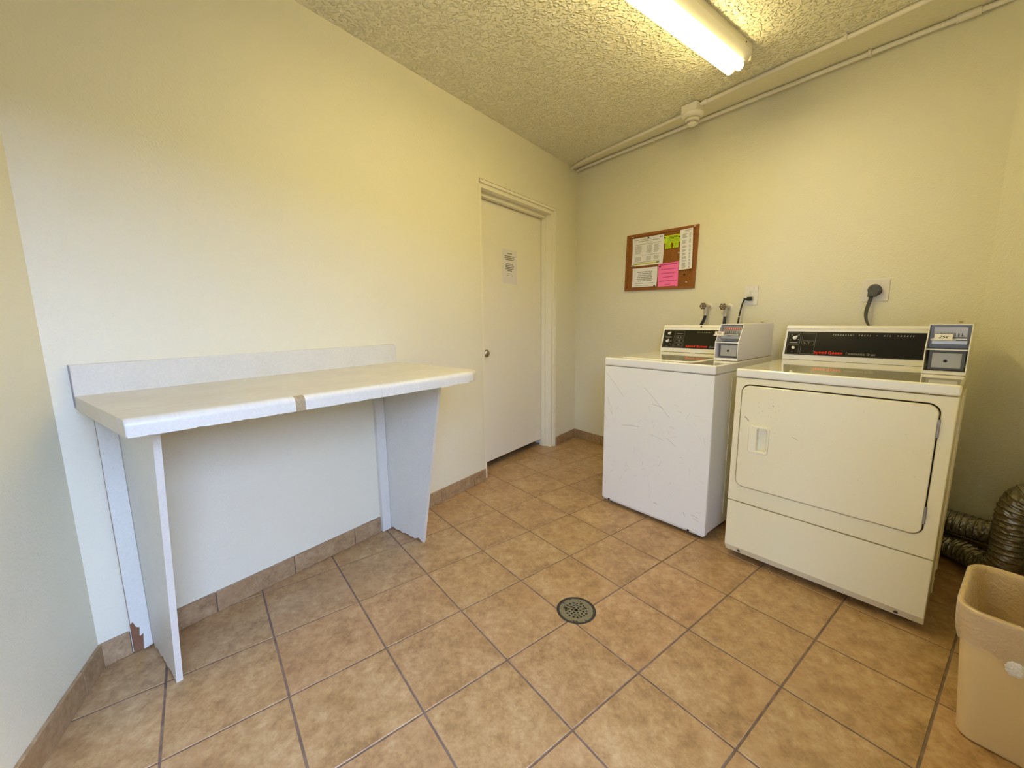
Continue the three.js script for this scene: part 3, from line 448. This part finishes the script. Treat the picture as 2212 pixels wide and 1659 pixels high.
// ---------------------------------------------------------------- pin board and its papers on the right wall
const corkA = fbm(60, 3, 91), corkB = fbm(16, 2, 93);
const corkMat = std(lin(1, 1, 1), 0.85, { map: rep(dataTex(512, (u, v) => mix3([118, 70, 20], [168, 108, 42], Math.max(0, Math.min(1, (corkA(u, v) - 0.3) * 2 * 0.8 + 0.3 * corkB(u, v))))), 0.3) });
const woodA = fbm(4, 4, 95);
const woodMat = std(lin(1, 1, 1), 0.4, { map: rep(dataTex(256, (u, v) => mix3([122, 70, 24], [162, 101, 42], woodA(u * 0.25, v * 3))), 0.5) });
const PB = [RX, 1.567, -0.2525];                                    // the wall faces -x: local x runs to the right along the wall
{
  const b = thing('pin_board', 'wood-framed cork notice board on the wall above the washer', 'notice board', PB, -Math.PI / 2); b.rotation.set(0, -Math.PI / 2, 0); b.rotateZ(-0.026);
  const w = 0.297, h = 0.215, f = 0.020;
  part('cork', box(-w + 0.01, w - 0.01, -h + 0.01, h - 0.01, 0.002, 0.009), corkMat, b);
  const bar = (x0, y0, x1, y1, x2, y2, x3, y3) => ext(poly([[x0, y0], [x1, y1], [x2, y2], [x3, y3]]), 0.016, 0.002, 2).translate(0, 0, 0.001);
  part('frame_bar', bar(-w, -h, w, -h, w - f, -h + f, -w + f, -h + f), woodMat, b); part('frame_bar', bar(-w, h, -w + f, h - f, w - f, h - f, w, h), woodMat, b);
  part('frame_bar', bar(-w, -h, -w + f, -h + f, -w + f, h - f, -w, h), woodMat, b); part('frame_bar', bar(w, -h, w, h, w - f, h - f, w - f, -h + f), woodMat, b);
  for (const [x, y] of [[-w + 0.06, h - 0.02], [w - 0.026, h - 0.008]]) part('screw', cyl(0.005, 0.003, 12).rotateX(Math.PI / 2).translate(x, y, 0.018), std(lin(0.7, 0.66, 0.58), 0.35), b);
}
function sheetGeo(w, h, curl = 0.003) {                             // a sheet of paper, slightly lifted at its corners
  const g = new THREE.BoxGeometry(w, h, 0.0005, 10, 10, 1), p = g.attributes.position;
  for (let i = 0; i < p.count; i++) { const x = p.getX(i) / w * 2, y = p.getY(i) / h * 2; p.setZ(i, p.getZ(i) + curl * (x * x * y * y) + curl * 0.5 * Math.max(0, -y) ** 2 * (1 - x * x * 0.5)); }
  g.computeVertexNormals(); return g;
}
function paper(name, label, y0, y1, z0, z1, turn, paint, draw, curl, off = 0.0103, px = 420) {
  const w = z1 - z0, h = y1 - y0, side = std(paint, 0.8), H = Math.round(px * h / w);
  const t = canvasTex(px, H, (x) => { x.fillStyle = '#ffffff'; x.fillRect(0, 0, px, H); draw(x, px, H); });
  const o = new THREE.Mesh(sheetGeo(w, h, curl), [side, side, side, side, std(paint, 0.75, { map: t }), side]); o.name = numbered(name); o.castShadow = o.receiveShadow = true;
  o.position.set(RX - off, (y0 + y1) / 2, (z0 + z1) / 2); o.rotation.y = -Math.PI / 2; o.rotateZ(turn); scene.add(o); return tag(o, label, 'paper');
}
const lines = (x, rows) => { for (const [a, y, b, hgt, col] of rows) { x.fillStyle = col ?? 'rgba(70,66,62,0.55)'; let at = a; while (at < b) { const l = Math.min(b - at, 5 + rnd() * 16); x.fillRect(at, y, l, hgt); at += l + 3.5; } } };
const centred = (x, s, cx, y, size, style = 'bold', col = '#2a2826') => { x.fillStyle = col; x.font = `${style} ${size}px sans-serif`; x.textAlign = 'center'; x.fillText(s, cx, y); };
paper('notice_sheet', 'white printed table sheet with yellow highlighted line on notice board', 1.543, 1.755, -0.491, -0.214, -0.012, lin(0.80, 0.79, 0.76), (x, w, h) => {
  lines(x, [[w * 0.08, h * 0.06, w * 0.62, 6], [w * 0.86, h * 0.05, w * 0.95, 12], [w * 0.2, h * 0.12, w * 0.85, 7], [w * 0.45, h * 0.18, w * 0.62, 5], [w * 0.1, h * 0.23, w * 0.4, 5], [w * 0.4, h * 0.23, w * 0.9, 5]]);
  for (let k = 0; k < 9; k++) lines(x, [[w * 0.1, h * (0.29 + k * 0.032), w * (0.26 + 0.06 * rnd()), 5], [w * 0.47, h * (0.29 + k * 0.032), w * 0.5, 5], [w * 0.53, h * (0.29 + k * 0.032), w * 0.63, 5], [w * 0.70, h * (0.29 + k * 0.032), w * (0.82 + 0.05 * rnd()), 5]]);
  lines(x, [[w * 0.33, h * 0.62, w * 0.92, 5]]); for (let k = 0; k < 5; k++) lines(x, [[w * 0.1, h * (0.68 + k * 0.032), w * 0.3, 5], [w * 0.47, h * (0.68 + k * 0.032), w * 0.62, 5], [w * 0.70, h * (0.68 + k * 0.032), w * 0.86, 5]]);
  lines(x, [[w * 0.06, h * 0.86, w * 0.9, 6]]); x.fillStyle = '#e3e06a'; x.fillRect(w * 0.07, h * 0.905, w * 0.78, h * 0.05); lines(x, [[w * 0.08, h * 0.925, w * 0.4, 5]]); x.fillStyle = '#222'; x.fillRect(w * 0.80, h * 0.915, w * 0.09, h * 0.025);
}, 0.006);
paper('notice_sheet', 'white note about being respectful of neighbors, bottom left of notice board', 1.382, 1.526, -0.483, -0.260, -0.02, lin(0.82, 0.81, 0.78), (x, w, h) => {
  ['PLEASE BE RESPECTFUL OF', 'YOUR NEIGHBORS AND', 'REMOVE YOUR CLOTHES', 'WHEN THE MACHINES ARE', 'DONE SO OTHER RESIDENTS', 'CAN DO THEIR LAUNDRY!'].forEach((s, i) => centred(x, s, w * 0.5, h * (0.24 + i * 0.094), h * 0.076));
  lines(x, [[w * 0.14, h * 0.80, w * 0.88, 6], [w * 0.14, h * 0.92, w * 0.86, 6]]);
}, 0.004, 0.0108);
paper('notice_sheet', 'bright pink printed notice pinned low on notice board', 1.360, 1.542, -0.250, -0.087, 0, rgb(255, 120, 178), (x, w, h) => {
  x.fillStyle = '#fff'; for (const [y, a, b] of [[0.05, 0.08, 0.94], [0.24, 0.14, 0.88], [0.40, 0.14, 0.88], [0.55, 0.26, 0.76], [0.71, 0.06, 0.94], [0.85, 0.35, 0.64], [0.93, 0.06, 0.9]]) lines(x, [[w * a, h * y, w * b, y === 0.05 ? 13 : 9, y === 0.05 ? 'rgba(80,0,40,0.85)' : 'rgba(110,20,70,0.75)']]);
}, 0.002, 0.0125);
paper('notice_sheet', 'long narrow white price list hanging at the right of notice board', 1.48, 1.757, -0.080, 0.016, 0.02, lin(0.83, 0.82, 0.79), (x, w, h) => {
  lines(x, [[w * 0.35, h * 0.03, w * 0.85, 12], [w * 0.4, h * 0.065, w * 0.8, 9]]);
  for (const [y, n] of [[0.11, 7], [0.26, 6], [0.40, 4], [0.5, 4], [0.585, 4], [0.67, 4], [0.755, 3], [0.83, 5], [0.93, 3]]) for (let k = 0; k < n; k++) lines(x, [[w * 0.2, h * (y + k * 0.0165), w * (0.38 + 0.2 * rnd()), 8], [w * 0.72, h * (y + k * 0.0165), w * 0.84, 8]]);
}, 0.003, 0.0180, 260);
{ // tear-off flyer: body with separate strips
  const g = thing('flyer', 'lime green flyer with tear-off strips on notice board', 'paper', [RX - 0.012, 1.708, -0.142], -Math.PI / 2);
  const lime = rgb(196, 222, 30), t = canvasTex(360, 150, (x) => { x.fillStyle = '#fff'; x.fillRect(0, 0, 360, 150); lines(x, [[110, 20, 270, 13, 'rgba(30,40,0,0.85)'], [90, 42, 285, 14, 'rgba(30,40,0,0.85)'], [80, 70, 300, 8, 'rgba(60,80,0,0.7)'], [95, 88, 140, 8, 'rgba(60,80,0,0.7)'], [190, 88, 290, 8, 'rgba(60,80,0,0.7)'], [80, 106, 290, 8, 'rgba(60,80,0,0.7)'], [60, 128, 320, 7, 'rgba(60,80,0,0.7)']]); });
  const flat = std(lime, 0.75), body = part('sheet', sheetGeo(0.142, 0.054, 0.002), [flat, flat, flat, flat, std(lime, 0.75, { map: t }), flat], g); body.rotation.z = -0.02;
  const st = canvasTex(24, 96, (x) => { x.fillStyle = '#fff'; x.fillRect(0, 0, 24, 96); x.fillStyle = 'rgba(60,80,0,0.6)'; x.fillRect(8, 10, 3, 70); x.fillRect(14, 14, 3, 60); }), strip = std(lime, 0.75, { map: st });
  for (const x of [-0.052, -0.040, -0.028, -0.016, 0.008, 0.020, 0.032, 0.044]) { const s = part('tear_strip', new THREE.BoxGeometry(0.0106, 0.038, 0.0004), [flat, flat, flat, flat, strip, flat], g); s.position.set(x, -0.046 - rnd() * 0.002, 0.0015 + rnd() * 0.002); s.rotation.z = (rnd() - 0.5) * 0.2; }
}
{
  const head = new THREE.LatheGeometry([[0, 0.012], [0.0042, 0.0115], [0.0045, 0.0095], [0.0028, 0.007], [0.0028, 0.003], [0.0046, 0.001], [0.0046, 0], [0, 0]].map((p) => new THREE.Vector2(...p)), 16).rotateZ(Math.PI / 2);
  const dark = std(lin(0.015, 0.014, 0.014), 0.3), pale = std(lin(0.72, 0.70, 0.64), 0.3);
  for (const [y, z, m, label, off] of [
    [1.748, -0.345, dark, 'dark pushpin at the top of the white table sheet', 0.0135], [1.549, -0.474, dark, 'black pushpin at the lower left corner of the white table sheet', 0.0165], [1.722, -0.203, dark, 'black pushpin at the left end of the green flyer', 0.0145],
    [1.713, -0.084, dark, 'black pushpin at the right end of the green flyer', 0.0150], [1.519, -0.234, dark, 'black pushpin on the pink notice', 0.0145], [1.384, -0.276, dark, 'black pushpin on the lower right corner of the neighbors note', 0.0150],
    [1.602, -0.088, pale, 'pale pushpin in the cork beside the long price list', 0.0105], [1.445, -0.038, dark, 'dark pushpin in bare cork below the long price list', 0.0105], [1.391, -0.019, pale, 'pale pushpin in bare cork at the lower right of the board', 0.0105],
  ]) { const p = new THREE.Mesh(head, m); p.name = numbered('pushpin'); p.castShadow = p.receiveShadow = true; p.position.set(RX - off, y, z); scene.add(p); tag(p, label, 'pushpin'); }
}
// ---------------------------------------------------------------- notice on the back door
{
  const w = 0.185, h = 0.255, t = canvasTex(370, 510, (x) => {
    x.fillStyle = '#fff'; x.fillRect(0, 0, 370, 510); const r = [];
    for (const [y, a, b] of [[52, 125, 245], [92, 60, 300], [117, 55, 312], [142, 85, 285], [206, 95, 270], [231, 70, 295], [256, 75, 290], [281, 72, 290], [306, 120, 240]]) r.push([a, y, b, 13, 'rgba(50,44,36,0.85)']);
    r.push([122, 352, 240, 7], [98, 380, 262, 7]); lines(x, r);
  });
  const paint = lin(0.78, 0.74, 0.68), side = std(paint, 0.6), g = new THREE.Mesh(sheetGeo(w, h, 0.0008), [side, side, side, side, std(paint, 0.45, { map: t }), side]); g.name = numbered('door_notice'); g.castShadow = g.receiveShadow = true;
  const [x, z] = onBack(2.462, -0.1168); g.position.set(x, 1.54, z); g.rotation.y = BACK; scene.add(g); tag(g, 'printed white notice taped to the back door', 'paper');
}

// ---------------------------------------------------------------- outlets, cords, valves, hoses
const plateMat = std(lin(0.80, 0.775, 0.66), 0.32), rubber = std(lin(0.012, 0.012, 0.012), 0.45), greyCord = std(lin(0.075, 0.073, 0.066), 0.5);
{
  const o = thing('wall_outlet', 'cream duplex outlet plate with the black washer plug', 'outlet', [RX, 1.273, 0.4195], -Math.PI / 2);
  const ps = rrect(-0.0385, 0.0385, -0.0575, 0.0575, 0.004); for (const y of [0.0195, -0.0195]) ps.holes.push(rrect(-0.016, 0.016, y - 0.013, y + 0.013, 0.008, THREE.Path));
  part('plate', ext(ps, 0.006, 0.0015, 3).translate(0, 0, 0.0005), plateMat, o);
  for (const y of [0.0195, -0.0195]) {
    const r = rrect(-0.0155, 0.0155, y - 0.0125, y + 0.0125, 0.0078), hole = (x0, x1, y0, y1) => r.holes.push(new THREE.Path([[x0, y0], [x0, y1], [x1, y1], [x1, y0]].map((p) => new THREE.Vector2(...p))));
    hole(-0.0078, -0.0052, y - 0.002, y + 0.008); hole(0.0052, 0.0078, y - 0.001, y + 0.007); const g = new THREE.Path(); g.absarc(0, y - 0.008, 0.0028, 0, Math.PI * 2, true); r.holes.push(g);
    part('receptacle', ext(r, 0.0076).translate(0, 0, 0.0005), plateMat, o);
  }
  part('screw', cyl(0.003, 0.001, 12).rotateX(Math.PI / 2).translate(0, 0, 0.0066), plateMat, o);
  const c = thing('power_cord', 'black washer power cord plugged into the duplex outlet', 'power cord', [RX - 0.0088, 1.2535, 0.4195], -Math.PI / 2);
  part('plug', [rbox(-0.017, 0.013, -0.012, 0.011, 0, 0.026, 0.006, 3), cyl(0.007, 0.028, 14, 0.005).rotateZ(1.35).translate(-0.022, -0.001, 0.015)], rubber, c);
  part('cord', tube([[-0.03, -0.002, 0.015], [-0.037, -0.02, 0.018], [-0.043, -0.07, 0.03], [-0.045, -0.13, 0.045], [-0.045, -0.19, 0.06], [-0.05, -0.30, 0.075], [-0.06, -0.42, 0.085]], 0.0048, 50, 10), rubber, c);
  part('cord_tie', cyl(0.0056, 0.006, 14).rotateX(0.25).translate(-0.0446, -0.112, 0.0405), knobWhite, c, 'white tie round the cord');
}
{
  const o = thing('dryer_outlet', 'large square cream outlet plate behind the dryer plug', 'outlet', [RX, 1.270, 1.024], -Math.PI / 2);
  part('plate', ext(rrect(-0.055, 0.055, -0.0572, 0.0572, 0.003), 0.005, 0.0018, 2).translate(0, 0, 0.0005), std(lin(0.80, 0.745, 0.61), 0.4), o);
  part('receptacle', cyl(0.026, 0.004, 32).rotateX(Math.PI / 2).translate(0.003, -0.004, 0.0075), std(lin(0.05, 0.05, 0.045), 0.5), o);
  const c = thing('power_cord', 'thick grey three-strand dryer cord with round plug', 'power cord', [RX - 0.0105, 1.266, 1.026], -Math.PI / 2);
  const s = new THREE.Shape(); s.absarc(0, 0.004, 0.027, -0.25, Math.PI + 0.45, false); s.lineTo(-0.024, -0.032); s.lineTo(0.009, -0.032); 
  part('plug', ext(s, 0.030, 0.005, 3, 16).rotateX(-0.08), greyCord, c);
  for (const k of [-1, 0, 1]) part('strand', tube([[-0.010 + k * 0.0058, -0.03, 0.016], [-0.014 + k * 0.0055, -0.055, 0.018], [-0.021 + k * 0.005, -0.10, 0.024], [-0.018 + k * 0.004, -0.14, 0.03 + k * 0.001], [-0.004 + k * 0.003, -0.175, 0.036 + k * 0.004], [0.02 + k * 0.002, -0.21, 0.04 + k * 0.005], [0.04, -0.30, 0.05 + k * 0.006], [0.045, -0.45, 0.06 + k * 0.006]], 0.0033, 60, 10), greyCord, c);
}
{
  const brass = std(lin(0.58, 0.53, 0.44), 0.45, { metalness: 0.5 }), wheel = std(lin(0.20, 0.14, 0.10), 0.45, { metalness: 0.6 });
  for (const [z, y, label, hlabel, dz] of [[0.155, 1.214, 'painted washer supply valve farther from the outlet', 'black supply hose farther from the outlet', -0.03], [0.288, 1.206, 'painted washer supply valve nearer the outlet', 'black supply hose nearer the outlet', 0]]) {
    const v = thing('water_valve', label, 'valve', [RX, y, z], -Math.PI / 2, 'washer supply valves');
    part('flange', new THREE.LatheGeometry([[0, 0.008], [0.015, 0.008], [0.023, 0.003], [0.024, 0.0005], [0, 0.0005]].map((p) => new THREE.Vector2(...p)), 32).rotateX(Math.PI / 2), pipeMat, v);
    part('body', [cyl(0.0115, 0.05, 18).rotateX(Math.PI / 2).translate(0, 0, 0.033), new THREE.SphereGeometry(0.0175, 20, 14).translate(0, 0, 0.05), cyl(0.013, 0.040, 18, 0.0125).translate(0, -0.024, 0.055), cyl(0.0155, 0.012, 8).translate(0, -0.041, 0.055)], brass, v);
    part('stem', cyl(0.006, 0.03, 12).rotateX(Math.PI / 2).translate(0, 0.002, 0.077), brass, v);
    const h = new THREE.Shape(), n = 6; for (let k = 0; k <= 72; k++) { const a = k / 72 * Math.PI * 2, r = 0.0215 + 0.0022 * Math.cos(a * n); k ? h.lineTo(r * Math.cos(a), r * Math.sin(a)) : h.moveTo(r, 0); }
    for (let k = 0; k < 6; k++) { const a = (k + 0.5) / 6 * Math.PI * 2, p = new THREE.Path(); p.absarc(0.0125 * Math.cos(a), 0.0125 * Math.sin(a), 0.0038, 0, Math.PI * 2, true); h.holes.push(p); }
    part('handwheel', ext(h, 0.009, 0.002, 2, 8).translate(0, 0.002, 0.088), wheel, v);
    const s = thing('supply_hose', hlabel, 'hose', [RX - 0.055, y - 0.0475, z], -Math.PI / 2, 'washer supply hoses');
    part('coupling', cyl(0.0125, 0.014, 16).translate(0, -0.0075, 0), brass, s);
    part('hose', tube([[0, -0.012, 0], [dz * 0.2, -0.04, 0.002], [dz * 0.8, -0.09, 0.012], [dz * 1.1, -0.16, 0.026], [dz, -0.28, 0.04], [dz * 0.5, -0.42, 0.05]], 0.0098, 40, 14), rubber, s);
  }
}

// ---------------------------------------------------------------- foil duct beside the dryer
{
  const pts = [[2.600, 0.172, 1.62], [2.612, 0.172, 1.545], [2.630, 0.172, 1.45], [2.636, 0.170, 1.25], [2.637, 0.125, 1.10], [2.636, 0.066, 1.20], [2.628, 0.062, 1.38], [2.565, 0.062, 1.492], [2.482, 0.070, 1.565], [2.447, 0.125, 1.597], [2.447, 0.22, 1.601], [2.447, 0.345, 1.601], [2.449, 0.415, 1.625], [2.454, 0.437, 1.675], [2.458, 0.44, 1.73], [2.46, 0.44, 1.79]];
  const curve = new THREE.CatmullRomCurve3(pts.map((p) => new THREE.Vector3(...p)), false, 'centripetal'), len = curve.getLength(), rings = Math.round(len / 0.0027), seg = 56, pitch = 0.023, fr = curve.computeFrenetFrames(rings, false);
  const nz = fbm(32, 3, 101), nz2 = fbm(48, 3, 103, 0.7), pos = [], uv = [], idx = [];
  for (let i = 0; i <= rings; i++) {
    const t = i / rings, c = curve.getPointAt(t), s = t * len;
    for (let k = 0; k <= seg; k++) {
      const a = k / seg * Math.PI * 2, u = k % seg / seg, ph = s / pitch, rib = Math.abs(Math.sin(ph * Math.PI));                // wire at rib = 0
      const wire = Math.max(0, 1 - rib * 3.2), crumple = (nz(u, (s * 2.2) % 1) - 0.5) * 0.0100 * Math.min(1, rib * 1.6) + (nz2(u, (s * 4.3) % 1) - 0.5) * 0.0100;
      const r = 0.0515 + 0.0022 * wire + crumple * 1.0 - 0.0022 * rib, n = fr.normals[i], b = fr.binormals[i];
      pos.push(c.x + r * (n.x * Math.cos(a) + b.x * Math.sin(a)), c.y + r * (n.y * Math.cos(a) + b.y * Math.sin(a)), c.z + r * (n.z * Math.cos(a) + b.z * Math.sin(a))); uv.push(u, s);
    }
  }
  for (let i = 0; i < rings; i++) for (let k = 0; k < seg; k++) { const a = i * (seg + 1) + k, b = a + seg + 1; idx.push(a, a + 1, b, a + 1, b + 1, b); }
  const cx = 2.447, cz = 1.6, g = new THREE.BufferGeometry(); g.setAttribute('position', new THREE.Float32BufferAttribute(pos, 3)); g.setAttribute('uv', new THREE.Float32BufferAttribute(uv, 2)); g.setIndex(idx); g.translate(-cx, 0, -cz); g.computeVertexNormals();
  const d = thing('foil_duct', 'crinkled silver foil dryer duct rising behind the waste bin', 'duct', [cx, 0, cz]);
  part('foil', g, std(lin(0.36, 0.345, 0.31), 0.3, { metalness: 0.85, side: THREE.DoubleSide }), d);
  const turns = []; for (let s = pitch; s < len; s += pitch) { const t = s / len, c = curve.getPointAt(t), q = new THREE.Quaternion().setFromUnitVectors(new THREE.Vector3(0, 0, 1), curve.getTangentAt(t)); turns.push(new THREE.TorusGeometry(0.0530, 0.0010, 5, 40).applyQuaternion(q).translate(c.x - cx, c.y, c.z - cz)); }
  part('wire_rib_shade', turns, std(lin(0.06, 0.055, 0.045), 0.6, { metalness: 0.4 }), d, 'wire rings of the duct, coloured dark for the shade between folds');  // dark colour on the wire rings paints the recess shade between foil puffs
}

// ---------------------------------------------------------------- waste bin with liner
{
  const b = thing('waste_bin', 'cream plastic waste bin with clear liner near the dryer', 'waste bin', [1.552, 0, 1.664]);
  const ring = (hx, hz, r, y, n = 12, m = 36) => { const out = [], cs = [[1, 1, 0], [-1, 1, 1], [-1, -1, 2], [1, -1, 3]], at = ([sx, sz, a0], t) => { const a = (a0 + t) * Math.PI / 2; return [sx * (hx - r) + r * Math.cos(a), y, sz * (hz - r) + r * Math.sin(a)]; };
    cs.forEach((c, i) => { for (let k = 0; k <= n; k++) out.push(at(c, k / n)); const p = at(c, 1), q = at(cs[(i + 1) % 4], 0); for (let k = 1; k < m; k++) out.push(p.map((v, j) => v + (q[j] - v) * k / m)); }); return out; };
  const loft = (rings) => { const P = rings[0].length, pos = [], idx = []; rings.forEach((q) => q.forEach((v) => pos.push(...v))); for (let i = 0; i < rings.length - 1; i++) for (let k = 0; k < P; k++) { const a = i * P + k, c = i * P + (k + 1) % P; idx.push(a, a + P, c, c, a + P, c + P); } const g = new THREE.BufferGeometry(); g.setAttribute('position', new THREE.Float32BufferAttribute(pos, 3)); g.setAttribute('uv', new THREE.Float32BufferAttribute(pos.flatMap((_, i) => i % 3 ? [] : [pos[i] + pos[i + 2], pos[i + 1]]), 2)); g.setIndex(idx); g.computeVertexNormals(); return g; };
  const HT = 0.386, at = (y) => { const f = y / HT; return [0.122 + 0.034 * f, 0.096 + 0.028 * f, 0.036 + 0.012 * f]; };
  const R = (y, inset = 0, yy = y) => { const [x, z, r] = at(y); return ring(x - inset, z - inset, Math.max(0.008, r - inset), yy); };
  const plastic = std(lin(0.82, 0.61, 0.29), 0.38);
  part('bucket', loft([ring(0.001, 0.001, 0.0009, 0.001), R(0.0, 0.012, 0.001), R(0.002, 0.004), R(0.01), R(0.1), R(0.2), R(0.3), R(HT - 0.004), R(HT, 0.002), R(HT, 0.0045), R(HT - 0.006, 0.006), R(0.2, 0.006), R(0.02, 0.007), ring(0.001, 0.001, 0.0009, 0.010)]), plastic, b);
  part('rim', loft([R(HT - 0.012, -0.0005), R(HT - 0.012, -0.0055), R(HT - 0.002, -0.0065), R(HT, -0.003, HT + 0.003), R(HT, 0.004, HT + 0.002), R(HT - 0.004, 0.0050)]), plastic, b);
  const nl = fbm(28, 3, 111), creaseA = fbm(10, 4, 121, 0.7), crease = dataTex(512, (u, v) => { const r = 1 - Math.abs(creaseA(u, v) - 0.5) * 5; return Math.max(0, r) ** 2; }, false), film = phys(lin(0.95, 0.86, 0.66), 0.34, { bumpMap: rep(crease, 0.30), bumpScale: 0.0016, transmission: 0.66, thickness: 0, side: THREE.DoubleSide, specularIntensity: 1 });
  const wr = (q, amp, seed, s = 1) => q.map(([x, y, z], k) => { const l = Math.hypot(x, z), d = amp * (nl(k / q.length, seed) - 0.5) * 2 * s; return [x * (1 + d / l), y, z * (1 + d / l)]; });
  part('liner', loft([wr(R(0.286, -0.006).map(([x, y, z], k) => [x, y + 0.012 * (nl(k / 190, 0.37) - 0.5) * 2, z]), 0.0012, 0.1), wr(R(0.30, -0.0085), 0.0030, 0.17), wr(R(0.315, -0.0095), 0.0036, 0.29), wr(R(0.335, -0.0098), 0.0026, 0.41), wr(R(0.355, -0.0094), 0.0014, 0.5), R(HT, -0.0082), R(HT, -0.004, HT + 0.0042), R(HT, 0.0055, HT + 0.0036), wr(R(HT - 0.012, 0.0105), 0.002, 0.55), wr(R(0.33, 0.014), 0.005, 0.62), wr(R(0.28, 0.018), 0.009, 0.69), wr(R(0.22, 0.021), 0.011, 0.75), wr(R(0.14, 0.022), 0.010, 0.83), wr(R(0.06, 0.022), 0.008, 0.9), wr(R(0.03, 0.03), 0.004, 0.95)]), film, b, 'clear crinkled bin liner folded over the rim');
  const kn = new THREE.IcosahedronGeometry(0.017, 4), kp = kn.attributes.position; for (let i = 0; i < kp.count; i++) { const v = new THREE.Vector3().fromBufferAttribute(kp, i), d = 1 + 0.55 * (nl(0.5 + v.x * 22, 0.5 + v.y * 22 + v.z * 13) - 0.5); kp.setXYZ(i, v.x * d * 0.55, v.y * d * 1.25, v.z * d); } kn.computeVertexNormals();
  const knot = part('liner_knot', kn, std(lin(0.86, 0.83, 0.76), 0.5), b, 'white bunched knot of the liner'); knot.position.set(-0.151, 0.277, -0.018);
}
renderer.render(scene, camera);
